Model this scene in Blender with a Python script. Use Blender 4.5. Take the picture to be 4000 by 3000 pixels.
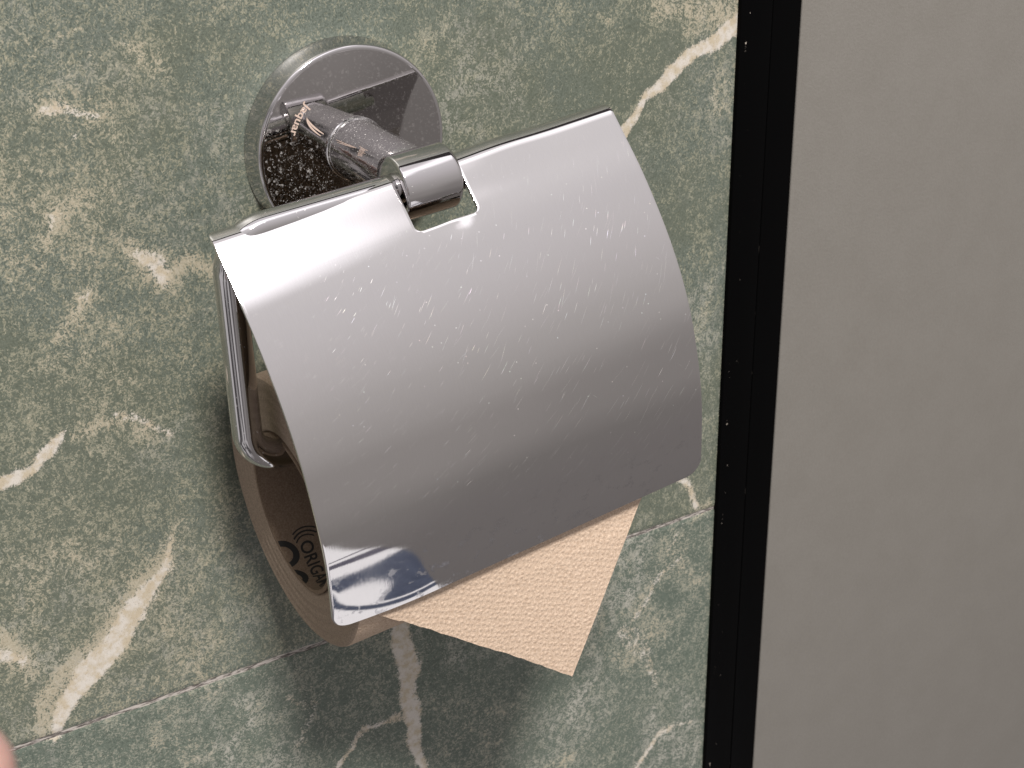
import bpy, bmesh, math, random
import numpy as np
from mathutils import Vector, Matrix
RNG = np.random.default_rng(11)
MM = 0.001                       # everything below is written in millimetres
scene = bpy.context.scene
for o in list(bpy.data.objects): bpy.data.objects.remove(o)

# ------------------------------------------------------------------ camera
# x runs right along the wall, z up, the wall face is y = 0 and the room lies on the -y side
CAM_RIGHT = Vector((0.8507874637, -0.5253431967, -0.0132369644))
CAM_DOWN = Vector((-0.2372623024, -0.3615244962, -0.9016688076))
CAM_FWD = Vector((0.4689000869, 0.7702691505, -0.4322246456))
cam = bpy.data.cameras.new('camera'); cam_o = bpy.data.objects.new('camera', cam)
scene.collection.objects.link(cam_o); scene.camera = cam_o
cam_o.matrix_world = Matrix.Translation(Vector((-172.3, -366.0, 122.4)) * MM) @ \
    Matrix((CAM_RIGHT, -CAM_DOWN, -CAM_FWD)).transposed().to_4x4()
cam.sensor_width = 36; cam.lens = 56.646; cam.clip_start = 0.01; cam.clip_end = 50
cam.dof.use_dof = True; cam.dof.focus_distance = 0.395; cam.dof.aperture_fstop = 55

# ------------------------------------------------------------------ node helper
class G:
    def __init__(s, tree): s.t = tree; tree.nodes.clear()
    def n(s, typ, ins=None, **k):
        n = s.t.nodes.new(typ)
        for a, v in k.items(): setattr(n, a, v)
        for i, v in (ins or {}).items(): s.put(n.inputs[i], v)
        return n
    def put(s, sock, v):
        if isinstance(v, bpy.types.NodeSocket): s.t.links.new(v, sock)
        elif isinstance(v, (tuple, list, Vector)):
            v = tuple(v)
            if sock.type == 'RGBA' and len(v) == 3: v = (*v, 1)
            sock.default_value = v
        else: sock.default_value = v
    def m(s, op, a, b=0.0, c=0.0, clamp=False): return s.n('ShaderNodeMath', {0: a, 1: b, 2: c}, operation=op, use_clamp=clamp).outputs[0]
    def vm(s, op, a, b=(0, 0, 0)):
        n = s.n('ShaderNodeVectorMath', {0: a, 1: b}, operation=op)
        return n.outputs['Value'] if op in ('DOT_PRODUCT', 'LENGTH', 'DISTANCE') else n.outputs[0]
    def mix(s, f, a, b): return s.n('ShaderNodeMix', {0: f, 6: a, 7: b}, data_type='RGBA').outputs[2]
    def step(s, v, lo, hi, a=0.0, b=1.0): return s.n('ShaderNodeMapRange', {0: v, 1: lo, 2: hi, 3: a, 4: b}, interpolation_type='SMOOTHSTEP').outputs[0]
    def noise(s, vec, scale, detail=2.0, rough=.5, dist=0.0): return s.n('ShaderNodeTexNoise', {'Vector': vec, 'Scale': scale, 'Detail': detail, 'Roughness': rough, 'Distortion': dist}).outputs[0]
    def vor(s, vec, scale, dims='3D', rnd=1.0):
        n = s.n('ShaderNodeTexVoronoi', {'Vector': vec, 'Scale': scale, 'Randomness': rnd}, voronoi_dimensions=dims)
        return n.outputs['Distance'], n.outputs['Color']
    def map(s, vec, loc=(0, 0, 0), rot=(0, 0, 0), sc=(1, 1, 1)): return s.n('ShaderNodeMapping', {'Vector': vec, 'Location': loc, 'Rotation': rot, 'Scale': sc}).outputs[0]
    def xyz(s, v): n = s.n('ShaderNodeSeparateXYZ', {0: v}); return n.outputs[0], n.outputs[1], n.outputs[2]
    def com(s, x, y, z=0.0): return s.n('ShaderNodeCombineXYZ', {0: x, 1: y, 2: z}).outputs[0]
    def ramp(s, f, stops):
        n = s.n('ShaderNodeValToRGB', {0: f}); e = n.color_ramp.elements
        while len(e) < len(stops): e.new(.5)
        for q, (p, c) in zip(e, stops): q.position = p; q.color = (*c, 1)
        return n.outputs[0]

# ------------------------------------------------------------------ light
world = bpy.data.worlds.new('World'); scene.world = world; world.use_nodes = True
g = G(world.node_tree)
gen = g.n('ShaderNodeTexCoord').outputs['Generated']
dx, dy, dz = g.xyz(gen)
# the washroom around the wall, as the chrome sees it: brownish low partitions, pale walls, bright ceiling
col = g.ramp(g.m('MULTIPLY_ADD', dz, .5, .5), [(0, (.19, .174, .17)), (.10, (.215, .198, .194)), (.20, (.245, .226, .222)), (.26, (.262, .244, .236)), (.33, (.345, .322, .312)), (.40, (.365, .341, .331)), (.46, (.43, .405, .395)),
      (.605, (.54, .512, .505)), (.73, (.68, .645, .65)), (.84, (.80, .765, .78)), (.905, (.92, .885, .90)), (.932, (1.9, 1.82, 1.88)), (.952, (1.9, 1.82, 1.88)), (.97, (.95, .91, .93))])  # narrow bright band near the top added for the lid's crest streak
col = g.mix(g.step(g.vm('DOT_PRODUCT', gen, Vector((.05, -.52, .85)).normalized()), .972, .9985), col, (2.1, 2.05, 2.14))  # bright patch added overhead to whiten the lid's upper left
dim = g.m('MULTIPLY', g.step(g.m('DIVIDE', dx, g.m('MULTIPLY', dy, -1.0)), .40, .62), g.step(dz, .10, -.15))
col = g.mix(g.m('MULTIPLY', dim, .20), col, (.10, .092, .09))  # darkening added here so the lid's lower right mirrors less light
side = g.step(g.m('ADD', dx, g.m('MULTIPLY', g.noise(g.map(gen, sc=(1, 1, .3)), 3.0, 3, .6), .5)), .10, -.12)
col = g.mix(g.m('MULTIPLY', side, g.step(dz, .62, .35)), col, g.mix(g.step(g.noise(g.map(gen, loc=(4, 2, 7), sc=(1, 1, .35)), 5.5, 3, .5), .44, .56), (.09, .086, .088), (.66, .63, .635)))  # dark and pale streaks added on the left to shape the chrome's reflections
col = g.mix(g.m('MULTIPLY', g.step(dy, -.075, -.045), g.step(dz, .2, .3)), col, (.05, .047, .047))      # shade painted as a dark band above the wall, for the chrome's black line
# pale floor, skirting lines and dark blue trousers, low on the photographer's side
lin_ = lambda k: g.m('MULTIPLY_ADD', dx, -k, dz)
band = lambda v, lo, hi, e=.003: g.m('MULTIPLY', g.step(v, lo - e, lo + e), g.step(v, hi + e, hi - e))
fl = g.m('MULTIPLY', g.m('MULTIPLY', g.step(dz, -.515, -.525), g.step(dx, .10, .14)), g.step(g.m('MULTIPLY_ADD', dz, .36, dx), .1255, .1238))
floor = g.mix(g.m('MAXIMUM', band(lin_(1.21), -1.101, -1.070), band(lin_(1.21), -1.047, -1.037)), (1.10, 1.07, 1.09), (.16, .15, .19))
low_ = lin_(.55)
dark_ = g.m('MULTIPLY', g.step(lin_(1.81), -1.350, -1.354), g.step(low_, -.991, -.987))
dark_ = g.m('MAXIMUM', dark_, band(low_, -1.010, -.995))
cloth = g.noise(g.map(gen, sc=(1, 1, 1)), 60, 4, .6)
floor = g.mix(dark_, floor, g.mix(cloth, (.055, .065, .10), (.16, .18, .25)))
col = g.mix(fl, col, floor)
bg = g.n('ShaderNodeBackground', {'Color': col, 'Strength': 1.0})
g.n('ShaderNodeOutputWorld', {0: bg.outputs[0]})

def area(name, loc, target, size, power, color):
    l = bpy.data.lights.new(name, 'AREA'); l.shape = 'DISK'; l.energy = power; l.color = color; l.size = size
    o = bpy.data.objects.new(name, l); scene.collection.objects.link(o)
    o.location = Vector(loc) * MM
    o.rotation_euler = (Vector(target) * MM - o.location).to_track_quat('-Z', 'Y').to_euler()
area('ceiling_lamp', (-465, -1930, 2580), (0, 0, -80), 0.50, 196.0, (1.0, .955, .90))

vs = scene.view_settings
vs.view_transform = 'Standard'; vs.look = 'None'; vs.exposure = 0; vs.gamma = 1; vs.use_curve_mapping = False


# ------------------------------------------------------------------ helpers
def mat(name):
    m = bpy.data.materials.new(name); m.use_nodes = True; g = G(m.node_tree)
    b = g.n('ShaderNodeBsdfPrincipled'); g.n('ShaderNodeOutputMaterial', {0: b.outputs[0]})
    def setp(**k):
        for a, v in k.items(): g.put(b.inputs[a.replace('_', ' ')], v)
    return m, g, setp
def pos(g):                                            # object coordinates in millimetres
    return g.vm('SCALE', g.n('ShaderNodeTexCoord').outputs['Object']) if False else g.map(g.n('ShaderNodeTexCoord').outputs['Object'], sc=(1000, 1000, 1000))
def bump(g, h, strength, dist):                        # dist in mm
    return g.n('ShaderNodeBump', {'Height': h, 'Strength': strength, 'Distance': dist * MM}).outputs[0]
def link(name, me, material, parent=None):
    o = bpy.data.objects.new(name, me); scene.collection.objects.link(o)
    if material: me.materials.append(material)
    if parent: o.parent = parent
    return o
def mesh(name, verts, faces, material, parent=None, smooth=True, angle=None):
    me = bpy.data.meshes.new(name)
    me.from_pydata([tuple(Vector(v) * MM) for v in verts], [], faces); me.validate()
    if smooth:
        me.polygons.foreach_set('use_smooth', [True] * len(me.polygons))
        if angle: me.set_sharp_from_angle(angle=math.radians(angle))
    return link(name, me, material, parent)
def bake_mods(o, angle=None):                          # replace the mesh by its modified version
    dg = bpy.context.evaluated_depsgraph_get(); me = bpy.data.meshes.new_from_object(o.evaluated_get(dg))
    o.modifiers.clear(); o.data = me
    me.polygons.foreach_set('use_smooth', [True] * len(me.polygons))
    if angle: me.set_sharp_from_angle(angle=math.radians(angle))
    return o
def frame(u, out=None):
    u = Vector(u).normalized(); a = Vector(out) if out else Vector((0, -1, 0)); a = (a - u * a.dot(u)).normalized()
    return u, a, u.cross(a)
def lathe(name, prof, org, axis, material, parent=None, seg=128, angle=35, cap=True, jitter=None):
    """prof: list of (distance along axis, radius)"""
    u, a, b = frame(axis, (0, -1, 0) if abs(Vector(axis).normalized().y) < .9 else (1, 0, 0)); org = Vector(org)
    V, F = [], []
    for i, (h, r) in enumerate(prof):
        for k in range(seg):
            t = 2 * math.pi * k / seg; rr = r + (jitter(i, t) if jitter else 0)
            V.append(org + u * h + (a * math.cos(t) + b * math.sin(t)) * rr)
    for i in range(len(prof) - 1):
        for k in range(seg):
            k2 = (k + 1) % seg; F.append((i * seg + k, i * seg + k2, (i + 1) * seg + k2, (i + 1) * seg + k))
    if cap:
        F.append(tuple(range(seg))[::-1]); n0 = (len(prof) - 1) * seg; F.append(tuple(range(n0, n0 + seg)))
    o = mesh(name, V, F, material, parent, angle=angle)
    bm = bmesh.new(); bm.from_mesh(o.data); bmesh.ops.recalc_face_normals(bm, faces=bm.faces); bm.to_mesh(o.data); bm.free()
    o.data.set_sharp_from_angle(angle=math.radians(angle))
    return o
def tube(name, pts, r, material, parent=None, seg=40, round_end=True, rfun=None):
    P = [Vector(p) for p in pts]; n = len(P); V, F = [], []
    T = [(P[min(i + 1, n - 1)] - P[max(i - 1, 0)]).normalized() for i in range(n)]
    a = T[0].orthogonal().normalized(); rings = []
    for i in range(n):
        a = (a - T[i] * a.dot(T[i])).normalized(); rings.append((P[i], T[i], a.copy(), (rfun(i / (n - 1)) if rfun else r)))
    if round_end:
        p, t, a_, rr = rings[-1]
        for k in range(1, 7):
            w = k / 6 * math.pi / 2; rings.append((p + t * rr * .35 * math.sin(w), t, a_, max(rr * math.cos(w), .01)))
        p, t, a_, rr = rings[0]
        for k in range(1, 7):
            w = k / 6 * math.pi / 2; rings.insert(0, (p - t * rr * .35 * math.sin(w), t, a_, max(rr * math.cos(w), .01)))
    for p, t, a_, rr in rings:
        b = t.cross(a_)
        for k in range(seg):
            w = 2 * math.pi * k / seg; V.append(p + (a_ * math.cos(w) + b * math.sin(w)) * rr)
    for i in range(len(rings) - 1):
        for k in range(seg):
            k2 = (k + 1) % seg; F.append((i * seg + k, i * seg + k2, (i + 1) * seg + k2, (i + 1) * seg + k))
    F.append(tuple(range(seg))[::-1]); F.append(tuple(range((len(rings) - 1) * seg, len(rings) * seg)))
    return mesh(name, V, F, material, parent, angle=60)
def fillet(pts, radii, n=14):
    P = [Vector(p) for p in pts]; out = [P[0]]
    for i in range(1, len(P) - 1):
        a = (P[i - 1] - P[i]).normalized(); b = (P[i + 1] - P[i]).normalized(); r = radii[i - 1]
        ang = a.angle(b); d = r / math.tan(ang / 2); c = P[i] + (a + b).normalized() * (r / math.sin(ang / 2))
        s, e = P[i] + a * d - c, P[i] + b * d - c; w = s.angle(e)
        for k in range(n + 1):
            t = k / n; out.append(c + (s * math.sin((1 - t) * w) + e * math.sin(t * w)) / math.sin(w))
    out.append(P[-1]); res = []
    for i in range(len(out) - 1):                       # subdivide long runs
        m = max(1, int((out[i + 1] - out[i]).length / 6))
        for k in range(m): res.append(out[i].lerp(out[i + 1], k / m))
    res.append(out[-1]); return res
def box(name, x0, x1, y0, y1, z0, z1, material, parent=None, bev=.3, seg=2):
    me = bpy.data.meshes.new(name); bm = bmesh.new(); bmesh.ops.create_cube(bm, size=1)
    for v in bm.verts:
        v.co = Vector(((x0 + x1) / 2 + v.co.x * (x1 - x0), (y0 + y1) / 2 + v.co.y * (y1 - y0), (z0 + z1) / 2 + v.co.z * (z1 - z0))) * MM
    if bev: bmesh.ops.bevel(bm, geom=bm.edges[:], offset=bev * MM, segments=seg, affect='EDGES', profile=.5)
    bm.to_mesh(me); bm.free(); me.polygons.foreach_set('use_smooth', [True] * len(me.polygons)); me.set_sharp_from_angle(angle=math.radians(50))
    return link(name, me, material, parent)
def empty(name, loc, label, cat):
    o = bpy.data.objects.new(name, None); scene.collection.objects.link(o); o.empty_display_size = .02
    o.location = Vector(loc) * MM; o['label'] = label; o['category'] = cat; return o
def adopt(root):                                       # parts were built in world place: keep them there
    bpy.context.view_layer.update()
    for ch in [c for c in bpy.data.objects if c.parent == root]: ch.matrix_parent_inverse = root.matrix_world.inverted()
def glyphs(text, size, extrude=0.0):
    """flat outline mesh of a word -> (verts2d, faces), size in mm"""
    cu = bpy.data.curves.new('word', 'FONT'); cu.body = text; cu.size = size; cu.resolution_u = 6; cu.offset = size * .018
    o = bpy.data.objects.new('word', cu); scene.collection.objects.link(o)
    dg = bpy.context.evaluated_depsgraph_get(); me = bpy.data.meshes.new_from_object(o.evaluated_get(dg))
    bm = bmesh.new(); bm.from_mesh(me); bmesh.ops.triangulate(bm, faces=bm.faces)
    for _ in range(1): bmesh.ops.subdivide_edges(bm, edges=[e for e in bm.edges if e.calc_length() > size * .25], cuts=1); bmesh.ops.triangulate(bm, faces=bm.faces)
    bm.verts.index_update(); V = [(v.co.x, v.co.y) for v in bm.verts]; F = [tuple(v.index for v in f.verts) for f in bm.faces]
    bm.free(); bpy.data.objects.remove(o); bpy.data.meshes.remove(me); return V, F
def fbm(x, z, cell, octv=4, seed=0, rough=.5):          # value noise on numpy arrays, 0..1
    r = np.random.default_rng(seed); out = np.zeros_like(x); amp = 1; tot = 0
    for o in range(octv):
        T = r.random((256, 256)); gx, gz = x / cell + 37.3 * o, z / cell + 11.7 * o
        i, j = np.floor(gx).astype(int), np.floor(gz).astype(int); fx, fz = gx - i, gz - j
        fx, fz = fx * fx * (3 - 2 * fx), fz * fz * (3 - 2 * fz); q = lambda a, b: T[a % 256, b % 256]
        out += amp * ((q(i, j) * (1 - fx) + q(i + 1, j) * fx) * (1 - fz) + (q(i, j + 1) * (1 - fx) + q(i + 1, j + 1) * fx) * fz)
        tot += amp; amp *= rough; cell /= 2.03
    return out / tot

# ------------------------------------------------------------------ materials
def marble(name, lower):
    m, g, setp = mat(name); P = pos(g)
    at = lambda a: g.n('ShaderNodeAttribute', attribute_name=a).outputs['Fac']
    vein, cream, grey = at('vein'), at('cream'), at('grey')
    st = g.map(P, rot=(0, .25, 0), sc=(1.0, 1, .72)) if not lower else g.map(P, sc=(.75, 1, 1.0))
    wp = g.n('ShaderNodeTexNoise', {'Vector': P, 'Scale': .16, 'Detail': 3.0}).outputs['Color']
    sw = g.vm('ADD', st, g.map(wp, loc=(-2.5, -2.5, -2.5), sc=(5.0, 5.0, 5.0)))
    n1 = g.noise(sw, 1.15, 7, .80); n2 = g.noise(g.map(sw, loc=(31, 7, 13)), 2.2, 5, .8)
    n3 = g.noise(g.map(P, loc=(5, 90, 3)), .10, 5, .65); n4 = g.noise(g.map(P, loc=(71, 9, 33)), .02, 3, .5); n5 = g.noise(P, 3.2, 3, .7)
    gr1, gr2, gr3 = g.xyz(g.vor(g.vm('ADD', P, g.map(wp, loc=(-1, -1, -1), sc=(2, 2, 2))), 2.5)[1])      # crystal grains
    gb1, gb2, _ = g.xyz(g.vor(g.map(P, sc=(1, 1, .6)), .85)[1])
    grain = g.m('ADD', g.m('MULTIPLY', g.m('SUBTRACT', gr1, .5), .20), g.m('MULTIPLY', g.m('SUBTRACT', gb1, .5), .11))
    tone = g.m('MULTIPLY_ADD', gr2, .45, g.m('MULTIPLY', g.step(n2, .36, .64), .55))
    dark = g.mix(tone, *(((.050, .063, .052), (.148, .168, .142)) if not lower else ((.047, .062, .050), (.140, .165, .136))))
    dark = g.mix(g.m('MULTIPLY', g.step(n4, .42, .60), .45), dark, (.092, .100, .070) if not lower else (.078, .098, .082))
    cov = g.m('ADD', grain, g.m('MULTIPLY_ADD', g.m('SUBTRACT', n3, .5), .42, g.m('MULTIPLY_ADD', cream, .13, n1)))
    khaki = g.mix(tone, *(((.140, .146, .105), (.285, .278, .212)) if not lower else ((.145, .156, .124), (.285, .287, .238))))
    c = g.mix(g.m('MULTIPLY', g.step(cov, .50, .60), .85), dark, khaki)
    c = g.mix(g.m('MULTIPLY', g.step(g.m('ADD', cov, g.m('MULTIPLY', cream, .13)), .66, .78), .85), c, g.mix(tone, (.28, .245, .175), (.40, .365, .29)))
    c = g.mix(g.m('MULTIPLY', grey, g.step(g.m('ADD', grain, g.noise(g.map(sw, loc=(9, 9, 9)), .7, 7, .78)), .46, .58)), c, (.30, .295, .26))
    vv = g.m('ADD', vein, g.m('MULTIPLY', g.m('ADD', g.m('SUBTRACT', n1, .5), grain), 1.3))
    vc = g.mix(g.step(g.noise(g.map(P, loc=(3, 3, 3)), .28, 5, .65), .38, .62), (.40, .345, .26), (.49, .46, .42))
    vc = g.mix(g.m('MULTIPLY', g.step(n2, .56, .66), .5), vc, (.24, .20, .16))
    c = g.mix(g.step(vv, .30, .66), c, vc)
    c = g.mix(g.m('MULTIPLY', g.m('MULTIPLY', g.step(n5, .52, .72), g.step(gr3, .5, .6)), .6), c, (.025, .034, .031))
    setp(Base_Color=c, Roughness=g.step(n2, .2, .8, .34, .5), Specular_IOR_Level=.35, Normal=bump(g, n1, .25, .12))
    return m
M = {}
M['tile_up'] = marble('green_marble_upper', False); M['tile_low'] = marble('green_marble_lower', True)
m, g, setp = mat('grout'); P = pos(g)
setp(Base_Color=g.mix(g.step(g.noise(g.map(P, sc=(.35, 1, 2.5)), .8, 5, .7), .40, .58), (.07, .06, .055), (.38, .35, .325)), Roughness=.8); M['grout'] = m

def metal(name, base=(.62, .60, .60), rough=.055, spots=None, smear=.03, where=False):
    m, g, setp = mat(name); P = pos(g)
    n = g.noise(P, .09, 4, .6); fine = g.noise(P, 1.6, 3, .6)
    c, ro = base, g.m('MULTIPLY_ADD', g.step(n, .4, .7), smear, rough)
    if spots:
        wrp = g.vm('ADD', P, g.map(g.n('ShaderNodeTexNoise', {'Vector': P, 'Scale': 1.6, 'Detail': 3.0}).outputs['Color'], loc=(-.8, -.8, -.8), sc=(1.6, 1.6, 1.6)))
        f = None
        for sc, th, gate, ring in spots:
            d, cc = g.vor(wrp, sc); r_ = g.xyz(cc)[0]
            s = g.m('MULTIPLY', g.step(d, th, th * .7), g.step(r_, gate, gate + .02))
            if ring: s = g.m('MULTIPLY', s, g.step(d, th * .35, th * .6))
            f = s if f is None else g.m('MAXIMUM', f, s)
        f = g.m('MULTIPLY', f, g.step(fine, .3, .62, .05, .5))
        if where: ax_, ay_, az_ = g.xyz(P); f = g.m('MULTIPLY', f, g.step(g.m('MULTIPLY_ADD', ax_, .55, g.m('ADD', az_, g.m('MULTIPLY', g.m('SUBTRACT', n, .5), 14))), 2, -9, .22, 1))
        c = g.mix(f, base, (.62, .60, .58)); ro = g.m('MULTIPLY_ADD', f, .6, ro)
        setp(Metallic=g.m('MULTIPLY_ADD', f, -.8, 1.0))
    else: setp(Metallic=1.0)
    setp(Base_Color=c, Roughness=ro, Normal=bump(g, n, .03, .3)); return m
M['chrome'] = metal('polished_chrome', (.60, .58, .585), .045, [(.8, .16, .85, False)])
M['chrome_disc'] = metal('spotted_chrome', (.42, .40, .395), .025, [(1.1, .26, .35, False), (.6, .34, .55, True), (2.0, .30, .4, False), (.40, .27, .7, False)], where=True)
M['chrome_arm'] = metal('limescaled_chrome', (.66, .645, .65), .06, [(1.3, .28, .66, False), (2.2, .30, .55, False)], .12)
M['chrome_rod'] = metal('worn_chrome', (.60, .585, .59), .05, [(.9, .2, .8, False)])

# scratched lid: uv holds (across, along) in units of 100 mm
m, g, setp = mat('scratched_steel')
uv = g.map(g.n('ShaderNodeUVMap', uv_map='lid').outputs[0], sc=(100, 100, 1)); ux, uy, _ = g.xyz(uv)
P = pos(g); scr = None; shine = None
wob = g.noise(uv, .05, 2, .5)
for cx, cy, across, along, th, gate, seed, amp in ((-26, -32, .8, 26, .065, .78, 1, .8), (-36, -46, 1.1, 60, .045, .40, 2, .72), (-20, -22, .7, 17, .075, .88, 3, .9), (-70, -40, 1.5, 100, .032, .30, 4, .55),
                                       (-24, -34, .6, 12, .10, .93, 5, 1), (-60, -90, 2.0, 90, .024, .35, 6, .50), (-32, -28, .9, 18, .055, .80, 8, .7), (-14, -60, .8, 70, .040, .50, 9, .50), (-44, -70, .55, 34, .05, .72, 10, .5), (300, -150, 3.4, 60, .018, .78, 7, .4)):
    rx, ry = g.m('SUBTRACT', ux, cx), g.m('SUBTRACT', uy, cy)
    rad = g.m('SQRT', g.m('ADD', g.m('MULTIPLY', rx, rx), g.m('MULTIPLY', ry, ry)))
    rad = g.m('MULTIPLY_ADD', wob, 2.2, rad)
    ang = g.m('MULTIPLY', g.m('ARCTAN2', ry, rx), math.hypot(50 - cx, 50 - cy))
    d, cc = g.vor(g.com(g.m('DIVIDE', rad, across), g.m('DIVIDE', ang, along), seed * 17.3), 1.0, '2D')
    r_, r2, r3 = g.xyz(cc)
    s = g.m('MULTIPLY', g.m('MULTIPLY', g.step(d, th, th * .4), g.step(r_, gate, gate + .01)), g.m('MULTIPLY', g.m('MULTIPLY_ADD', r2, .7, .3), amp))
    scr = s if scr is None else g.m('MAXIMUM', scr, s)
d, cc = g.vor(uv, .42, '2D'); dots = g.m('MULTIPLY', g.step(d, .09, .05), g.step(g.xyz(cc)[0], .93, .94)); scr = g.m('MAXIMUM', scr, g.m('MULTIPLY', dots, .5))
dens = g.m('MULTIPLY', g.step(uy, 6, 34, .18, 1), g.step(uy, 96, 66, .16, 1)); dens = g.m('MULTIPLY', dens, g.step(ux, 4, 26, .35, 1))
dens = g.m('MULTIPLY', dens, g.step(g.noise(g.map(uv, loc=(13, 5, 0)), .055, 3, .6), .34, .58, .45, 1)); scr = g.m('MULTIPLY', scr, dens)
haze = g.noise(g.map(uv, sc=(1, 1, 1)), .06, 5, .65); hz = g.step(haze, .40, .66)
fine = g.noise(g.map(uv, rot=(0, 0, .6), sc=(3.2, .30, 1)), 1.0, 4, .6)
dirt = g.m('MULTIPLY', g.step(g.noise(g.map(uv, loc=(40, 3, 0)), .22, 5, .7), .54, .66), g.step(uy, 84, 104, 0, 1))
tint = g.n('ShaderNodeTexVoronoi', {'Vector': uv, 'Scale': .5}, voronoi_dimensions='2D').outputs['Color']
scol = g.mix(.25, (.95, .93, .92), tint)
base = g.mix(g.m('MULTIPLY', scr, .9), (.655, .635, .63), scol)
base = g.mix(g.m('MULTIPLY', dirt, .35), base, (.30, .29, .31))
base = g.mix(g.m('MULTIPLY', g.step(fine, .35, .75), .10), base, (.80, .78, .78))
rough = g.m('MULTIPLY_ADD', hz, .022, .026); rough = g.m('MULTIPLY_ADD', scr, .40, rough); rough = g.m('MULTIPLY_ADD', dirt, .2, rough)
low = g.noise(g.map(uv, sc=(1, .7, 1)), .018, 1, .4)
setp(Base_Color=base, Metallic=g.m('MULTIPLY_ADD', scr, -.35, 1.0), Roughness=rough,
     Normal=bump(g, g.m('ADD', g.m('MULTIPLY', low, 6.0), g.m('MULTIPLY_ADD', fine, .012, g.m('MULTIPLY', haze, .05))), .22, .35))
M['lid'] = m

def paper(name, c0, c1, emb, dots=True, strength=.7):
    m, g, setp = mat(name); uvp = g.map(g.n('ShaderNodeUVMap', uv_map='sheet').outputs[0], sc=(100, 100, 1)); P = pos(g)
    f = g.noise(g.map(P, sc=(1, 1, 1)), 2.2, 5, .8); f2 = g.noise(P, .25, 3, .5)
    c = g.mix(g.step(f, .36, .66), c0, c1); h = g.m('MULTIPLY', f, .5)
    if not dots:
        rad = g.vm('DISTANCE', P, (-38.0, -37.9, -80.4)); rl = g.noise(g.com(g.m('MULTIPLY', rad, 5.0), g.m('MULTIPLY', f2, 3.0), 0), 1.0, 3, .6)
        h = g.m('MULTIPLY_ADD', rl, .3, h); c = g.mix(g.m('MULTIPLY', g.step(f, .38, .30), .6), c, (.08, .06, .045))
    if dots:
        d, cc = g.vor(g.map(uvp, rot=(0, 0, .12), sc=(1, 1, 1)), emb, '2D', .5)
        h = g.m('ADD', g.m('MULTIPLY', g.step(d, .48, .02), .55), h)
        cr_ = g.noise(g.map(uvp, rot=(0, 0, .45), sc=(.7, 3.0, 1)), 1.2, 4, .65); h = g.m('MULTIPLY_ADD', cr_, .45, h)
    setp(Base_Color=c, Roughness=.95, Specular_IOR_Level=.1, Normal=bump(g, h, strength, .30)); return m
M['tissue'] = paper('brown_tissue', (.40, .295, .218), (.60, .475, .372), .60)
M['tissue_end'] = paper('tissue_end_grain', (.24, .185, .142), (.36, .285, .225), .6, False, .6)
M['core'] = paper('cardboard_core', (.155, .11, .078), (.24, .18, .132), .6, False, .3)
m, g, setp = mat('black_ink'); setp(Base_Color=(.012, .011, .010), Roughness=.7); M['ink'] = m
m, g, setp = mat('etched_mark'); setp(Base_Color=(.50, .39, .33), Roughness=.5, Metallic=.2); M['etch'] = m

m, g, setp = mat('black_aluminium'); P = pos(g); px_, py_, pz_ = g.xyz(P)
chips = None
for x0, w, thr, sc in ((131.6, .35, .60, .05), (141.5, .18, .57, .07), (133.5, 2.0, .67, .30), (137, 9, .715, .45)):
    n = g.noise(g.com(g.m('MULTIPLY', px_, 1.2), 0.0, pz_), sc * 1.6, 5, .75)
    k = g.m('MULTIPLY', g.step(g.m('ABSOLUTE', g.m('SUBTRACT', px_, x0)), w, w * .5), g.step(n, thr, thr + .03))
    chips = k if chips is None else g.m('MAXIMUM', chips, k)
setp(Base_Color=g.mix(chips, (.0012, .0012, .0013), (.34, .30, .26)), Roughness=.45, Specular_IOR_Level=.03); M['black'] = m
m, g, setp = mat('grey_laminate'); P = pos(g); n = g.noise(P, 1.3, 4, .7); n2 = g.noise(P, .05, 5, .7)
scuff = g.m('MULTIPLY', g.step(g.noise(g.map(P, rot=(0, .06, 0), sc=(1.6, 1, .05)), 1.0, 2, .5), .70, .76), g.step(g.noise(P, .03, 3, .6), .5, .62))
setp(Base_Color=g.mix(g.m('MULTIPLY', scuff, .12), g.mix(g.m('MULTIPLY_ADD', g.step(n, .3, .7), .6, g.m('MULTIPLY', g.step(n2, .3, .7), .4)), (.143, .134, .121), (.163, .154, .141)), (.22, .20, .185)), Roughness=.5, Specular_IOR_Level=.3, Normal=bump(g, n, .6, .16)); M['laminate'] = m
m, g, setp = mat('skin'); P = pos(g); n = g.noise(P, .12, 3, .5)
setp(Base_Color=g.mix(n, (.40, .235, .20), (.46, .28, .24)), Roughness=.55, Subsurface_Weight=.15, Subsurface_Scale=.004); M['skin'] = m
m, g, setp = mat('nail'); setp(Base_Color=(.72, .42, .36), Roughness=.3); M['nail'] = m

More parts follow.
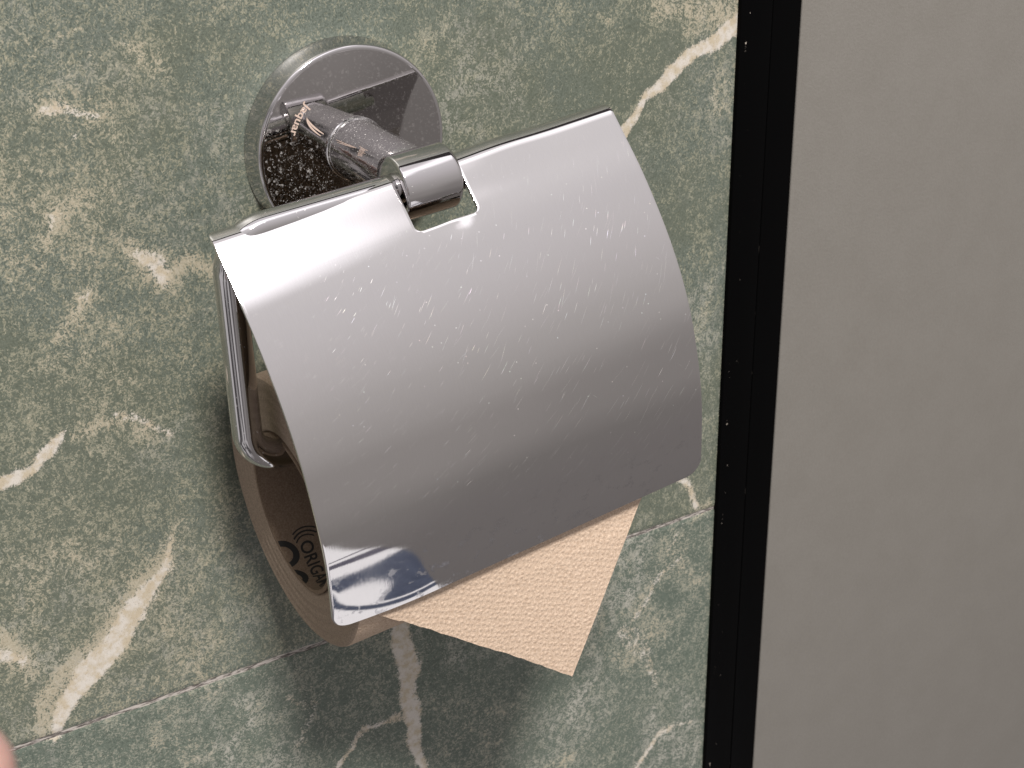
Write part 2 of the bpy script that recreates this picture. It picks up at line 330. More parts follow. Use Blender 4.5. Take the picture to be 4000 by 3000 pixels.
# ------------------------------------------------------------------ wall
VEINS = [
    ('W', 1, [(131.3, 15.6, 6.6), (123.9, 11.5, 5.6), (118.9, 8.9, 3.7), (113.9, 7.4, 4.6), (106.6, 2.8, 4.9), (102.6, -0.7, 4.0), (97.4, -3.2, 2.4), (94.9, -7.6, 2.4), (91.7, -11.9, 4.0), (89.0, -14.9, 4.6)]) ,
    ('C', 0.8, [(93.7, 26.9, 7.2), (100.3, 19.6, 8.1), (108.4, 21.2, 7.5), (120.2, 17.7, 9.2), (130.3, 19.1, 6.2)]) ,
    ('C', 0.6, [(112.0, 14.1, 6.1), (118.6, 14.6, 4.6)]) ,
    ('W', 0.8, [(109.6, -127.7, 2.6), (114.6, -134.4, 2.6), (118.6, -139.1, 3.4), (121.7, -145.3, 2.7)]) ,
    ('C', 0.7, [(125.7, -146.5, 5.1), (120.9, -148.6, 5.0)]) ,
    ('C', 1, [(-52.7, -95.8, 0.8), (-56.7, -101.8, 1.6), (-61.3, -108.2, 3.0), (-66.6, -114.5, 6.2), (-72.4, -119.8, 8.3), (-79.8, -127.5, 11.8), (-87.0, -133.7, 12.4), (-94.2, -139.9, 8.3), (-98.4, -147.4, 4.1)]) ,
    ('W', 1, [(-55.1, -99.4, 0.8), (-60.7, -108.4, 2.2), (-64.6, -114.4, 4.1), (-69.0, -118.0, 6.1), (-75.7, -125.3, 7.8), (-81.3, -131.4, 8.3), (-86.8, -136.8, 6.4), (-91.9, -143.9, 4.2), (-96.5, -149.7, 2.2)]) ,
    ('W', 0.95, [(-100.1, -72.7, 4.1), (-95.3, -71.3, 3.7), (-91.7, -70.7, 2.2), (-87.2, -68.1, 3.9), (-83.9, -65.7, 3.0), (-80.1, -63.5, 1.0)]) ,
    ('C', 0.8, [(-78.0, -66.1, 1.7), (-72.4, -64.4, 1.8), (-66.8, -63.3, 1.5)]) ,
    ('W', 0.7, [(-66.5, -61.4, 1.8), (-61.9, -63.4, 2.5), (-58.0, -67.8, 2.1), (-55.2, -70.6, 1.8)]) ,
    ('C', 0.6, [(-64.3, -63.4, 3.3), (-59.1, -71.6, 2.6)]) ,
    ('W', 0.75, [(-107.3, -120.0, 5.2), (-103.2, -120.8, 2.9), (-99.5, -124.4, 1.9)]) ,
    ('C', 0.8, [(-105.3, -114.9, 5.2), (-101.4, -120.8, 5.3), (-97.5, -128.1, 4.6)]) ,
    ('W', 0.7, [(-55.8, -17.1, 2.4), (-53.2, -20.1, 4.1), (-51.3, -25.5, 4.1), (-51.1, -28.6, 2.5)]) ,
    ('C', 0.8, [(-57.3, -14.4, 3.1), (-53.3, -21.3, 8.0), (-51.6, -27.9, 6.1), (-45.0, -23.1, 5.4), (-40.5, -27.8, 4.5)]) ,
    ('C', 0.65, [(-68.9, -27.7, 3.1), (-72.2, -30.6, 2.8), (-77.4, -34.9, 2.8), (-79.4, -36.9, 1.7)]) ,
    ('W', 0.5, [(-69.5, -27.6, 1.7), (-72.1, -30.0, 1.4)]) ,
    ('W', 0.8, [(-75.6, 19.7, 1.9), (-72.3, 18.9, 2.4), (-67.9, 18.4, 1.3), (-63.1, 17.1, 1.3)]) ,
    ('C', 0.5, [(-77.4, 20.8, 3.2), (-70.1, 19.1, 3.3), (-62.1, 16.7, 2.4)]) ,
    ('W', 0.45, [(-68.1, 13.2, 1.5), (-70.6, 11.4, 1.5)]) ,
    ('W', 0.55, [(-74.3, -3.9, 2.9), (-76.3, -6.4, 2.3), (-78.3, -8.9, 1.1)]) ,
    ('C', 0.5, [(-70.0, -1.2, 3.4), (-75.9, -7.1, 3.4), (-79.6, -9.8, 2.5)]) ,
    ('C', 0.75, [(-55.7, 34.2, 1.3), (-50.9, 29.6, 1.6), (-47.3, 25.6, 2.0), (-43.7, 21.7, 1.1)]) ,
    ('W', 0.6, [(-55.7, 34.6, 0.9), (-54.5, 32.6, 0.9)]) ,
    ('C', 0.6, [(-77.3, 36.3, 1.3), (-75.7, 32.9, 1.7), (-73.4, 33.7, 1.1), (-68.7, 36.8, 1.1), (-64.8, 37.8, 1.3)]) ,
    ('W', 0.9, [(7.7, -148.8, 1.6), (10.3, -153.1, 6.6), (10.6, -161.6, 7.4), (11.1, -170.4, 6.8), (11.4, -177.4, 5.5), (13.2, -185.2, 5.2), (13.4, -192.4, 5.3), (14.1, -201.7, 4.3), (15.3, -213.3, 2.9)]) ,
    ('W', 0.75, [(9.1, -186.1, 2.4), (2.5, -187.0, 2.1), (-3.8, -185.6, 2.4), (-7.9, -188.8, 1.7), (-12.2, -194.0, 2.4), (-14.9, -198.2, 2.7)]) ,
    ('W', 0.5, [(17.1, -171.0, 1.0), (22.1, -167.7, 1.0)]) ,
    ('W', 0.55, [(-44.4, -94.2, 0.6), (-44.8, -101.3, 0.7), (-44.9, -104.9, 1.1)]) ,
    ('C', 0.5, [(24.3, 31.8, 1.8), (25.0, 25.8, 1.3), (27.9, 19.3, 3.1), (29.1, 15.5, 2.1), (31.0, 10.3, 1.3)]) ,
    ('C', 0.4, [(33.2, 31.9, 2.6), (32.2, 24.8, 1.8), (33.4, 18.6, 1.8)]) ,
    ('W', 0.45, [(-35.7, -84.7, 1.1), (-33.7, -93.1, 1.1)]) ,
    ('W', 0.7, [(122.7, -234.8, 1.7), (114.5, -235.5, 2.2), (107.5, -237.6, 2.6), (101.6, -243.2, 3.0), (98.7, -248.1, 3.0)]) ,
    ('W', 0.6, [(115.2, -151.2, 1.0), (109.8, -160.2, 1.2), (116.8, -167.1, 1.2), (108.3, -170.5, 2.3), (103.6, -176.3, 2.0), (98.1, -181.6, 2.0)]) ,
    ('C', 0.22, [(112.5, -155.7, 5.8), (117.9, -168.4, 5.9), (108.3, -172.4, 7.9), (100.9, -178.9, 9.8), (106.9, -188.6, 12.1), (93.6, -196.8, 12.0)]) ,
    ('W', 0.4, [(95.4, -188.1, 9.9), (103.4, -200.5, 6.1), (107.7, -213.8, 4.2)]) ,
    ('C', 0.6, [(122.7, -68.4, 2.4), (121.4, -77.5, 2.5), (118.1, -86.3, 2.1)]) ,
    ('C', 0.6, [(123.6, 0.3, 2.2), (122.3, -6.4, 2.2), (123.4, -12.2, 1.6)]) ,
    ('W', 0.5, [(122.6, -3.7, 0.9), (120.6, -8.3, 1.3), (119.9, -11.0, 1.6)]) ,
    ('C', 0.5, [(81.3, 23.4, 4.3), (86.1, 15.0, 2.9), (79.9, 10.7, 2.3)]) ,
    ('C', 0.45, [(-21.6, -46.4, 1.3), (-26.7, -43.9, 1.3)]) ,
    ('C', 0.25, [(-53.3, -153.3, 7.5), (-42.9, -162.4, 9.3), (-32.0, -171.8, 8.0)]) ,
    ('C', 0.22, [(-68.2, -163.3, 9.0), (-55.2, -172.1, 9.3)]) ,
    ('C', 0.5, [(71.2, -230.1, 4.0), (61.8, -229.9, 2.8)]) ,
    ('C', 0.2, [(-40.8, -6.8, 7.2), (-34.3, -3.2, 6.1)]) ,
    ('C', 0.2, [(-47.9, -50.5, 7.7), (-42.4, -58.6, 7.9), (-51.5, -60.2, 6.5)]) ,
    ('C', 0.2, [(-86.8, -14.1, 6.7), (-85.0, -24.0, 8.0), (-90.6, -32.3, 6.9)]) ,
    ('C', 0.2, [(-26.9, 36.1, 4.6), (-19.7, 36.3, 4.7), (-12.6, 33.1, 3.6)]) ,
    ('W', 0.4, [(-28.3, -163.3, 3.8), (-19.8, -170.0, 3.2), (-27.0, -184.1, 3.3)]) ,
]

def paint(X, Z, lower):
    wx = X + (fbm(X, Z, 14, 4, 5) - .5) * 7; wz = Z + (fbm(X, Z, 14, 4, 6) - .5) * 7
    vein = np.zeros_like(X); cream = np.zeros_like(X)
    for kind, s, pts in VEINS:
        a = np.array(pts)
        sel = (X > a[:, 0].min() - 25) & (X < a[:, 0].max() + 25) & (Z > a[:, 1].min() - 25) & (Z < a[:, 1].max() + 25)
        if not sel.any(): continue
        x, z = wx[sel], wz[sel]; best = np.full(x.shape, -99.0)
        for (x0, z0, w0), (x1, z1, w1) in zip(pts[:-1], pts[1:]):
            ex, ez = x1 - x0, z1 - z0; t = np.clip(((x - x0) * ex + (z - z0) * ez) / (ex * ex + ez * ez), 0, 1)
            d = np.hypot(x - x0 - t * ex, z - z0 - t * ez); best = np.maximum(best, (w0 + (w1 - w0) * t) * .5 - d)
        soft = 1.7 if kind == 'W' else 3.0
        v = np.clip((best + soft) / (2 * soft), 0, 1); v = v * v * (3 - 2 * v) * s
        tgt = vein if kind == 'W' else cream; tgt[sel] = np.maximum(tgt[sel], v * (1 if kind == 'W' else 1.25))
    # the stone's own loose clouds, and veins far outside the photographed part
    broad = fbm(X * 1.0, Z * 1.0, 34, 4, 9, .6); cream += np.clip((broad - .52) * 1.5, -.3, .3)
    if not lower: cream += np.clip((-X - 20) / 150, -.2, .18) + np.clip((X - 90) / 100, 0, .2)
    out = (X < -112) | (X > 150) | (Z > 62) | (Z < -262)
    rid = 1 - np.abs(fbm(wx, wz, 70, 5, 21) - .5) * 45; vein[out] = np.maximum(vein[out], np.clip(rid[out], 0, .55) * np.clip((fbm(X, Z, 60, 2, 88)[out] - .42) * 6, 0, 1))
    net = np.clip(1 - np.abs(fbm(wx * 1.6, wz, 15, 4, 31) - .5) * 8, 0, 1) + .7 * np.clip(1 - np.abs(fbm(wx, wz * 1.3, 34, 4, 51) - .5) * 13, 0, 1)
    grey = net * (1.0 if lower else .38) * np.clip((fbm(X, Z, 40, 2, 44) - .35) * 4, 0, 1)
    return np.clip(vein, 0, 1), np.clip(cream, -.5, 1.2), np.clip(grey, 0, 1)
def tile(name, x0, x1, z0, z1, material, parent, lower, label, step=1.15):
    nx, nz = int((x1 - x0) / step) + 1, int((z1 - z0) / step) + 1
    xs, zs = np.linspace(x0, x1, nx), np.linspace(z0, z1, nz); X, Z = [a.ravel() for a in np.meshgrid(xs, zs, indexing='ij')]
    chip = lambda t, k: (fbm(t, t * 0 + k, 3.0, 3, 77) - .5) * .55
    Y = np.zeros_like(X)
    e = np.minimum(np.minimum(X - x0, x1 - X), np.minimum(Z - z0, z1 - Z)); Y[e < .01] = .22
    for k, (z_e, s) in enumerate(((z0, 1), (z1, -1))):
        b = np.abs(Z - z_e) < .01; Z = np.where(b, z_e + chip(X, k * 9.0) * s, Z)
    V = np.stack([X, Y, Z], 1); n = len(V); ring = []
    idx = lambda i, j: i * nz + j
    loop = [idx(i, 0) for i in range(nx)] + [idx(nx - 1, j) for j in range(1, nz)] + [idx(i, nz - 1) for i in range(nx - 2, -1, -1)] + [idx(0, j) for j in range(nz - 2, 0, -1)]
    B = V[loop].copy(); B[:, 1] = 8.0; V = np.vstack([V, B])
    ii, jj = np.meshgrid(np.arange(nx - 1), np.arange(nz - 1), indexing='ij'); a = (ii * nz + jj).ravel()
    F = np.stack([a, a + nz, a + nz + 1, a + 1], 1).tolist()
    L = len(loop); F += [(loop[(k + 1) % L], loop[k], n + k, n + (k + 1) % L) for k in range(L)]; F.append(tuple(range(n, n + L)))
    me = bpy.data.meshes.new(name); me.from_pydata((V * MM).tolist(), [], F)
    P3 = paint(V[:, 0], V[:, 2], lower)
    for nm, arr in zip(('vein', 'cream', 'grey'), P3):
        at = me.attributes.new(nm, 'FLOAT', 'POINT'); at.data.foreach_set('value', arr.astype(np.float32))
    o = link(name, me, material, parent)
    if label: o['label'] = label
    return o
wall = empty('tiled_wall', (0, 0, -150), 'olive green marbled tile wall with cream and white veins behind the chrome holder', 'wall')
tile('tile', -340, 130.9, -149.1, 240, M['tile_up'], wall, False, 'large upper tile, olive green with yellow cream specks')
tile('tile', -340, 130.9, -440, -150.6, M['tile_low'], wall, True, 'lower tile below the joint, cooler green with grey white flecks')
tile('tile', -340, 130.9, 241, 900, M['tile_up'], wall, False, None, 5.0)
tile('tile', -900, -341, -149.3, 900, M['tile_up'], wall, False, None, 5.0)
box('grout_joint', -339, 130.5, .40, 7.5, -150.9, -148.8, M['grout'], wall, 0)
adopt(wall)

trim = empty('door_frame_strip', (142, 0, -150), 'glossy black upright metal strip with a seam and small paint chips', 'trim')
box('edge_profile', 129.3, 141.3, -1.6, 6, -350, 240, M['black'], trim, .5, 3)
box('inner_profile', 141.65, 152.6, -1.3, 6, -350, 240, M['black'], trim, .35, 3)
box('seam_backing', 141.0, 142.0, 0, 5.5, -349, 239, M['black'], trim, 0)
adopt(trim)
panel = box('partition_panel', 152.5, 520, -1.75, 14, -350, 240, M['laminate'], None, .45, 3)
panel['label'] = 'plain warm grey laminate panel to the right of the black strip'; panel['category'] = 'panel'

# ------------------------------------------------------------------ holder
holder = empty('toilet_roll_holder', (0, 0, 0), 'chrome toilet roll holder with scratched curved lid and round wall plate', 'holder')
# wall plate: flared rim, rounded shoulder, flat mirror face
pr = [(0.05, 27.0), (.8, 27.0), (1.6, 26.75), (4, 26.45), (6.6, 26.2)]
pr += [(6.6 + 1.0 * math.sin(t), 25.2 + 1.0 * math.cos(t)) for t in np.linspace(.25, math.pi / 2, 7)]
lathe('wall_plate', pr, (0, 0, 0), (0, -1, 0), M['chrome'], holder, 160, 50)
face = lathe('plate_face', [(7.55, 25.05), (7.66, 25.0), (7.68, 24.9)], (0, 0, 0), (0, -1, 0), M['chrome_disc'], holder, 160, 50)
arm = lathe('arm', [(7.5, 8.3), (8.6, 8.3), (8.9, 8.1), (9.0, 7.6), (9.4, 7.6), (9.6, 7.8), (42.5, 7.65)], (0, 0, 0), (0, -1, 0), M['chrome_arm'], holder, 96, 30)
PH = math.radians(4.0); UA = Vector((math.cos(PH), 0, math.sin(PH)))          # the bar's own small droop to the left
HUB = Vector((-.8, -45.1, 1.6))
pr = [(-8.2, 6.6)] + [(-8.2 + .7 * (1 - math.cos(t)), 7.3 + .7 * math.sin(t)) for t in np.linspace(0, math.pi / 2, 5)] + []
pr = pr[:6] + [(5.6 + 1.6 * math.sin(t), 6.4 + 1.6 * math.cos(t)) for t in np.linspace(0, math.pi / 2, 8)]
lathe('hinge_barrel', pr, HUB, UA, M['chrome'], holder, 96, 40)
# roll bar: out of the barrel to the left, down, and back to the right through the roll
PR = math.radians(4.3); UR = Vector((math.cos(PR), .005, math.sin(PR))).normalized()
bar_end = Vector((-38.0, -38.6, -62.6))
c1 = HUB + UA * -50.2 + Vector((0, .3, -.4)); c2 = bar_end - UR * 9.6
path = fillet([HUB - UA * 7, c1, c2, bar_end + UR * 78], [9.5, 9.5])
tube('roll_bar', path, 3.65, M['chrome_rod'], holder)
tube('hinge_pin', [HUB + UA * 6, HUB + UA * 26], 2.9, M['chrome_rod'], holder)

# lid: curved sheet with a notch round the barrel and rolled hinge tabs
U = Vector((.99210, -.01658, .12433)).normalized(); E3 = Vector((-.1253, 0, .99212)); E3 = (E3 - U * E3.dot(U)).normalized(); E2 = U.cross(E3)
if E2.y > 0: E2 = -E2
TL = Vector((-54.73, -46.7, -1.57)); WID = 106.3; CC = (-2.3, -4.0); CR = 4.6
def lid_profile():
    q = [(CC[0] + CR * math.cos(math.radians(a)), CC[1] + CR * math.sin(math.radians(a))) for a in np.linspace(122, 46, 22)]
    kn = [(5.4, -5.9), (9.9, -11.0), (14.3, -17.0), (18.6, -23.6), (22.2, -30.2), (25.3, -37.4), (27.6, -45.0), (29.0, -53.0), (29.8, -61.0), (30.0, -68.0),
          (29.6, -75.0), (28.7, -82.0), (27.8, -88.5), (26.6, -94.5), (24.9, -101.0)]
    K = np.array([q[-1]] + kn); t0 = np.array(q[-1]) - np.array(q[-2]); t0 /= np.linalg.norm(t0); K = np.vstack([K[0] - t0 * 5, K, 2 * K[-1] - K[-2]]); out = list(q)
    for i in range(1, len(K) - 2):
        p0, p1, p2, p3 = K[i - 1:i + 3]
        for t in np.linspace(0, 1, 9)[1:]: out.append(.5 * ((2 * p1) + (-p0 + p2) * t + (2 * p0 - 5 * p1 + 4 * p2 - p3) * t * t + (-p0 + 3 * p1 - 3 * p2 + p3) * t ** 3))
    out = np.array(out)
    for _ in range(12): out[22:-1] = .5 * out[22:-1] + .25 * (out[21:-2] + out[23:])
    return out, np.r_[0, np.cumsum(np.linalg.norm(np.diff(out, axis=0), axis=1))]
LP, LS = lid_profile(); S_END = 107.2
def lid_pt(x, s):
    o, z = np.interp(s, LS, LP[:, 0]), np.interp(s, LS, LP[:, 1])
    # the sheet is not perfect: a faint twist and a soft kink right of the barrel, a turned-in lower left corner
    o -= 2.4 * max(0, 1 - x / 27) ** 2 * max(0, (s - 84) / 23) ** 1.6
    o -= .34 * math.exp(-((x - 55.5) / 3.2) ** 2 - ((s - 19.0) / 2.6) ** 2)  # dip added below the notch to catch a bright glint
    kx = .35 * math.exp(-((x - 74) / 9) ** 2) * math.exp(-(s / 9) ** 2); z += kx
    return TL + U * x + E2 * o + E3 * z
NX0, NX1, NS, NR = 45.0, 61.8, 18.7, 1.6
def rc(r, d): return r - math.sqrt(max(r * r - (r - d) ** 2, 0)) if d < r else 0.0
def geo(a, b, n): return list(np.linspace(a, b, n))
ss = geo(0, 4.5, 16) + geo(4.5, 6.1, 6)[1:] + geo(6.1, NS - NR, 14)[1:] + [NS - NR + NR * math.sin(t) for t in np.linspace(0, math.pi / 2, 9)][1:] + geo(NS, 100, 110)[1:] + [100 + (S_END - 100) * math.sin(t) for t in np.linspace(0, math.pi / 2, 22)][1:]
rows = []
RT, RB = 4.4, 4.6
for s in ss:
    l = rc(RT, s) if s < RT else rc(RB, S_END - s) if S_END - s < RB else 0.0
    nl = NX0 + NR - math.sqrt(max(NR * NR - max(0, s - (NS - NR)) ** 2, 0)) if s < NS else NX0 + NR
    if s < NS - NR: nl = NX0
    gap = nl - NX0
    rows.append((l, nl if s < NS else NX0 + NR, (NX1 - gap) if s < NS else NX1 - NR, WID - l))
def lin(a, b, n): return [a + (b - a) * k / n for k in range(n + 1)]
def colsx(a, b, n): 
    t = [(.5 - .5 * math.cos(math.pi * k / n)) * .35 + .65 * k / n for k in range(n + 1)]; return [a + (b - a) * q for q in t]
V, F, UVs, row_ids = [], [], [], []
NL, NMd, NRt = 46, 16, 46
for s, (l, a, b, r) in zip(ss, rows):
    ids = []
    def add(x):
        V.append(lid_pt(x, s)); UVs.append((x, s)); return len(V) - 1
    left = [add(x) for x in colsx(l, a, NL)]; mid = [add(x) for x in lin(a, b, NMd)[1:-1]] if s >= NS - 1e-6 else None; right = [add(x) for x in colsx(b, r, NRt)]
    row_ids.append((left, mid, right))
for (l0, m0, r0), (l1, m1, r1) in zip(row_ids[:-1], row_ids[1:]):
    A = [l0 + m0 + r0] if m0 is not None else [l0, r0]; B = [l1 + m1 + r1] if m0 is not None else [l1, r1]
    for a, b in zip(A, B):
        for k in range(len(a) - 1): F.append((a[k], a[k + 1], b[k + 1], b[k]))
lid = mesh('lid', V, F, M['lid'], holder)
uvl = lid.data.uv_layers.new(name='lid')
for lp in lid.data.loops: uvl.data[lp.index].uv = (UVs[lp.vertex_index][0] / 100, UVs[lp.vertex_index][1] / 100)
bm = bmesh.new(); bm.from_mesh(lid.data); bmesh.ops.recalc_face_normals(bm, faces=bm.faces)
bm.faces.ensure_lookup_table()
if sum((f.normal.dot(E2) for f in bm.faces)) < 0: bmesh.ops.reverse_faces(bm, faces=bm.faces)
bm.to_mesh(lid.data); bm.free()
md = lid.modifiers.new('s', 'SOLIDIFY'); md.thickness = .8 * MM; md.offset = -1
md = lid.modifiers.new('b', 'BEVEL'); md.width = .18 * MM; md.segments = 2; md.limit_method = 'ANGLE'; md.angle_limit = math.radians(55)
bake_mods(lid, 50)
def tab(x0, x1, a0, a1):                                # tongue of the sheet curled back round the bar
    V, F = [], []; n = 34; xs = colsx(x0, x1, 12)
    for k in range(n + 1):
        a = math.radians(a0 + (a1 - a0) * k / n); e = (1 - k / n) * (a1 - a0) / 180 * math.pi * CR; ins = rc(2.0, e)
        for x in lin(x0 + ins, x1 - ins, 12): V.append(TL + U * x + E2 * (CC[0] + CR * math.cos(a)) + E3 * (CC[1] + CR * math.sin(a)))
    for k in range(n):
        for j in range(12): F.append((k * 13 + j, k * 13 + j + 1, (k + 1) * 13 + j + 1, (k + 1) * 13 + j))
    o = mesh('hinge_tab', V, F, M['chrome_rod'], holder)
    bm = bmesh.new(); bm.from_mesh(o.data); bmesh.ops.recalc_face_normals(bm, faces=bm.faces); bm.faces.ensure_lookup_table()
    f = bm.faces[0]
    if f.normal.dot(E3) < 0: bmesh.ops.reverse_faces(bm, faces=bm.faces)
    bm.to_mesh(o.data); bm.free()
    md = o.modifiers.new('s', 'SOLIDIFY'); md.thickness = .8 * MM; md.offset = -1; bake_mods(o, 50)
tab(30.5, 45.0, 122.3, 275); tab(61.8, 76, 122.3, 275)

# etched word and leaping-curve mark on the plate, reading downwards beside the arm
V2, F2 = glyphs('Jaquar', 2.9); w = max(v[0] for v in V2); RW = 18.35
def on_plate(a, h, y=7.735):                             # a: mm along the arc, h: height towards the arm
    th0 = math.atan2(13.9, -13.0); r = RW - h; t = th0 + a / RW
    return Vector((r * math.cos(t), -y, r * math.sin(t)))
k = 8.7 / w
V = [on_plate(x * k, y - .2) for x, y in V2]
word = mesh('brand_word', V, F2, M['etch'], face, smooth=False)
V, F = [], []
def sliver(p0, p1, p2, wmax, n=16):                       # tapered curved stroke in plate coordinates (x, z)
    b = len(V)
    for i in range(n + 1):
        t = i / n; q = Vector(p0) * (1 - t) ** 2 + Vector(p1) * 2 * t * (1 - t) + Vector(p2) * t * t
        d = (Vector(p1) - Vector(p0)).lerp(Vector(p2) - Vector(p1), t).normalized(); w_ = wmax * math.sin(math.pi * min(1, t * .92 + .02)) ** .8 / 2 + .03
        for sgn in (-1, 1): V.append((q.x - d.y * w_ * sgn, -7.735, q.y + d.x * w_ * sgn))
    for i in range(n): F.append((b + 2 * i, b + 2 * i + 1, b + 2 * i + 3, b + 2 * i + 2))
sliver((-12.6, 10.0), (-12.9, 7.9), (-9.2, 4.7), .42); sliver((-12.5, 9.7), (-11.7, 7.6), (-8.3, 5.0), .40)
mesh('brand_mark', V, F, M['etch'], face, smooth=False)
adopt(holder)

# ------------------------------------------------------------------ roll
roll = empty('toilet_roll', (-38.0, -37.9, -80.4), 'brown recycled toilet roll hanging on the chrome bar under the lid', 'toilet roll')
RC = Vector((-38.0, -37.9, -80.4)); RO, RI, RL = 35.9, 20.4, 80.0
prof = [(.8, RI + 1.1), (0.15, RI + 1.8)] + [(-.15 + .25 * math.sin(k * 1.9), r) for k, r in enumerate(np.linspace(RI + 2.6, RO - 1.2, 14))] + [(.05, RO - .7), (.5, RO - .15), (1.1, RO)]
prof += [(x, RO) for x in np.linspace(4, RL - 1, 26)] + [(RL, RO - .8), (RL, RI + 1.1)]
rj = np.random.default_rng(3).random(400)
def jit(i, t): return .12 * math.sin(3 * t + i) + .10 * math.sin(7 * t + i * .3) if i > 1 else 0
def lathe_open(name, prof, material, mats=None, jitter=None, closed=True):
    o = lathe(name, prof + ([prof[0]] if closed else []), RC, UR, material, roll, 200, 45, cap=False, jitter=jitter)
    return o
tp = lathe_open('paper_winding', prof, M['tissue'], jitter=lambda i, t: 0 if i in (0, len(prof)) else .12 * math.sin(3 * t) + .08 * math.sin(8 * t + 1))
tp.data.materials.append(M['tissue_end']); _, ea, eb = frame(UR)
uvl = tp.data.uv_layers.new(name='sheet')
for f in tp.data.polygons:
    if abs((f.normal).dot(UR)) > .5: f.material_index = 1
    c0 = f.center / MM - RC; 
    for li in f.loop_indices:
        q = tp.data.vertices[tp.data.loops[li].vertex_index].co / MM - RC
        t = math.atan2(q.dot(eb), q.dot(ea)); tc = math.atan2(c0.dot(eb), c0.dot(ea))
        if t - tc > math.pi: t -= 2 * math.pi
        if tc - t > math.pi: t += 2 * math.pi
        uvl.data[li].uv = (q.dot(UR) / 100, t * RO / 100)
core = lathe_open('cardboard_core', [(-.1, RI), (-.1, RI + 1.0), (RL + .3, RI + 1.0), (RL + .3, RI)], M['core'])
def on_core(ax, deg, lift=.05):                            # deg measured from straight up through the front side's back
    t = math.radians(deg); r = RI - lift
    vert = Vector((0, 0, 1)); vert = (vert - UR * vert.z * UR.z).normalized(); dep = Vector((0, 1, 0)); dep = (dep - UR * dep.dot(UR)).normalized()
    return RC + UR * ax + (vert * math.cos(t) + dep * math.sin(t)) * r
D2 = 180 / math.pi / RI
def map_word(text, size, a0, ax0, tilt=0.0, squeeze=1.0):
    V2, F2 = glyphs(text, size); return [on_core(ax0 + y + tilt * x, a0 + x * squeeze * D2) for x, y in V2], F2
V, F = map_word('ORIGAMI', 5.0, 146, 5.2, -.17, 1.0)
pw = mesh('printed_word', V, F, M['ink'], core, smooth=False)
V, F = [], []
def ring(ax, deg, r0, r1, a0=0, a1=360, n=40):
    b = len(V)
    for i in range(n + 1):
        t = math.radians(a0 + (a1 - a0) * i / n)
        for r in (r0, r1): V.append(on_core(max(ax + r * math.sin(t), .15), deg + r * math.cos(t) * D2))
    for i in range(n): F.append((b + 2 * i, b + 2 * i + 1, b + 2 * i + 3, b + 2 * i + 2))
ring(-.3, 151, 2.6, 4.3); ring(-1.8, 176, 2.4, 4.0)
ring(7.2, 151, 3.1, 3.5, 130, 235); ring(7.4, 151, 4.1, 4.6, 130, 225); ring(7.6, 151, 5.2, 5.6, 140, 215)
mesh('printed_rings', V, F, M['ink'], core, smooth=False)

# loose sheet: leaves the roll at the front, hangs straight, torn askew at the bottom
def sheet():
    T = Vector((25.46, -134.1)); A = Vector((-28.5, -95.6)); B = Vector((47.0, -85.3))       # tip, left and right points in (x, z)
    V, F, uvs = [], [], []; NU, NV = 110, 90
    right = (B - T).normalized(); left = (A - T).normalized(); zt = -74.0
    for j in range(NV + 1):
        for i in range(NU + 1):
            u, v = i / NU, j / NV
            z = zt + (T.y - zt) * v
            xr = T.x + right.x * (z - T.y) / right.y
            xl = max(T.x + left.x * (z - T.y) / left.y, -31.5 + (z + 79) * -.06)
            x = xl + (xr - xl) * u
            tear = (fbm(np.array([x * 1.0]), np.array([3.3]), 1.4, 3, 8)[0] - .5) * .9 if u < .03 or v > .985 else 0
            zz = z + tear + .15 * math.sin(x / 5.3) * v
            dzc = zz - (RC.z + (x - RC.x) * UR.z)
            D0 = 12.0
            if dzc > -D0: y = RC.y - math.sqrt(max((RO + .4) ** 2 - dzc ** 2, 0))
            else:
                y0 = RC.y - math.sqrt((RO + .4) ** 2 - D0 ** 2); tt = -D0 - dzc; y = y0 + .9 * (1 - math.exp(-tt / 3)) + .015 * tt - .013 * (x + 20) * min(1, tt / 8)
                y += .7 * math.sin((x + z * .6) / 17) * min(1, tt / 30)
            x += .74 * (y + 70)
            V.append((x, y, zz)); uvs.append((x * .97 - zz * .25, zz * .97 + x * .25))
    for j in range(NV):
        for i in range(NU): a = j * (NU + 1) + i; F.append((a, a + 1, a + NU + 2, a + NU + 1))
    o = mesh('loose_sheet', V, F, M['tissue'], roll); uvl = o.data.uv_layers.new(name='sheet')
    for lp in o.data.loops: uvl.data[lp.index].uv = (uvs[lp.vertex_index][0] / 100, uvs[lp.vertex_index][1] / 100)
    md = o.modifiers.new('s', 'SOLIDIFY'); md.thickness = .22 * MM; md.offset = 0; bake_mods(o, 60)
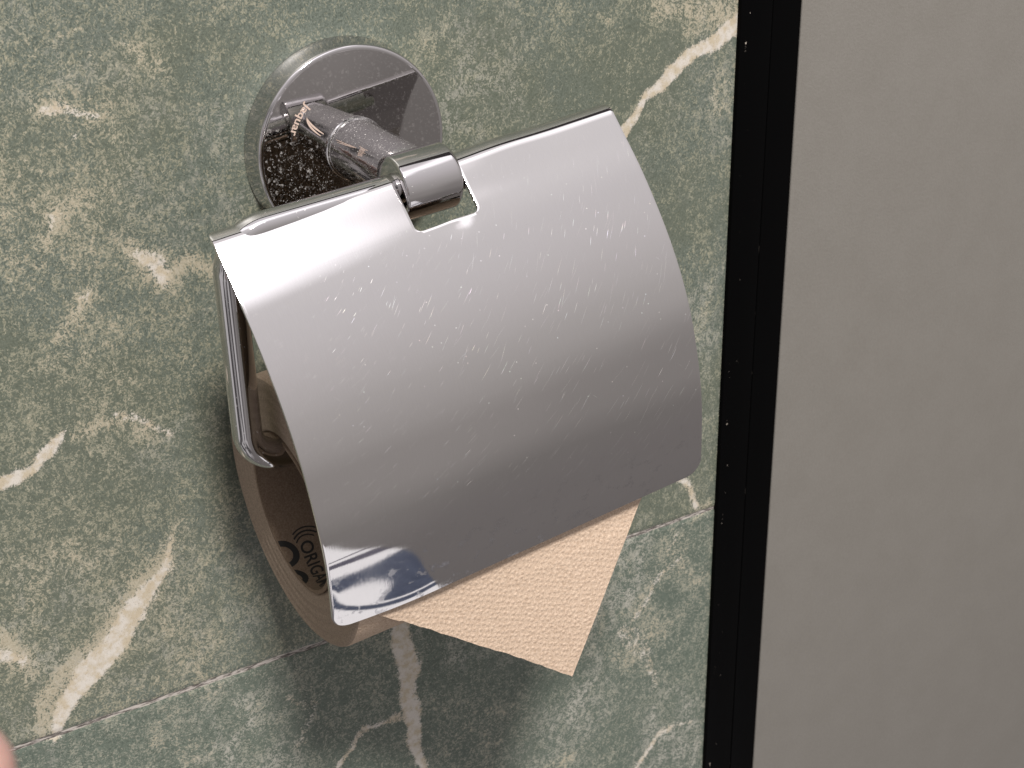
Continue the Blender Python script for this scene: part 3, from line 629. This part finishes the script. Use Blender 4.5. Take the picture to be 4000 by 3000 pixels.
sheet(); adopt(roll)
# ------------------------------------------------------------------ the photographer's hand, only a fingertip in frame
def hand():
    me = bpy.data.meshes.new('person'); bm = bmesh.new(); lay = bm.verts.layers.skin.verify()
    TIP = Vector((-160.3, -263.6, 44.0)) + CAM_RIGHT * 1.8 - CAM_DOWN * 10.0; DN = Vector((-.235, -.365, -.90)).normalized(); OUT = Vector((-.80, .47, -.30)).normalized()
    d = (DN * .85 + OUT * .35).normalized(); side = CAM_FWD.cross(d).normalized(); fwd = CAM_FWD
    def chain(pts, radii, root=None):
        prev = root
        for p, r in zip(pts, radii):
            v = bm.verts.new(Vector(p) * MM); v[lay].radius = (r * MM, r * MM)
            if prev: bm.edges.new((prev, v))
            prev = v
        return prev
    wrist = TIP + d * 165 + side * 34
    palm = TIP + d * 105 + side * 30
    w = bm.verts.new(wrist * MM); w[lay].radius = (24 * MM, 18 * MM); w[lay].use_root = True
    pm = chain([wrist.lerp(palm, .5), palm], [26, 27], w)
    chain([wrist + d * 70, wrist + d * 160], [26, 32], w)
    chain([palm - side * 24 - d * 12, TIP + d * 55 - fwd * 0, TIP + d * 28, TIP + d * 9, TIP + d * 3], [12, 9.5, 8.6, 8.0, 6.4], pm)
    for k, (L, off) in enumerate(((1.08, -4), (1.0, 16), (.82, 35))):
        b = palm + side * off - d * 14
        chain([b, b - d * 34 * L + fwd * -14, b - d * 46 * L + fwd * -38, b - d * 30 * L + fwd * -52], [11, 9, 8, 7], pm)
    chain([palm + d * 25 - side * 26, palm + d * 4 - side * 46, palm - d * 18 - side * 52, palm - d * 36 - side * 50], [13, 11, 9.5, 7.5], pm)
    bm.to_mesh(me); bm.free(); o = link('person', me, M['skin'])
    o.modifiers.new('k', 'SKIN').use_smooth_shade = True; s = o.modifiers.new('s', 'SUBSURF'); s.levels = s.render_levels = 2
    bake_mods(o); o['label'] = 'bare hand with one blurred pink fingertip entering the lower left corner'; o['category'] = 'person'
    o.data.materials.clear(); o.data.materials.append(M['skin'])
hand()
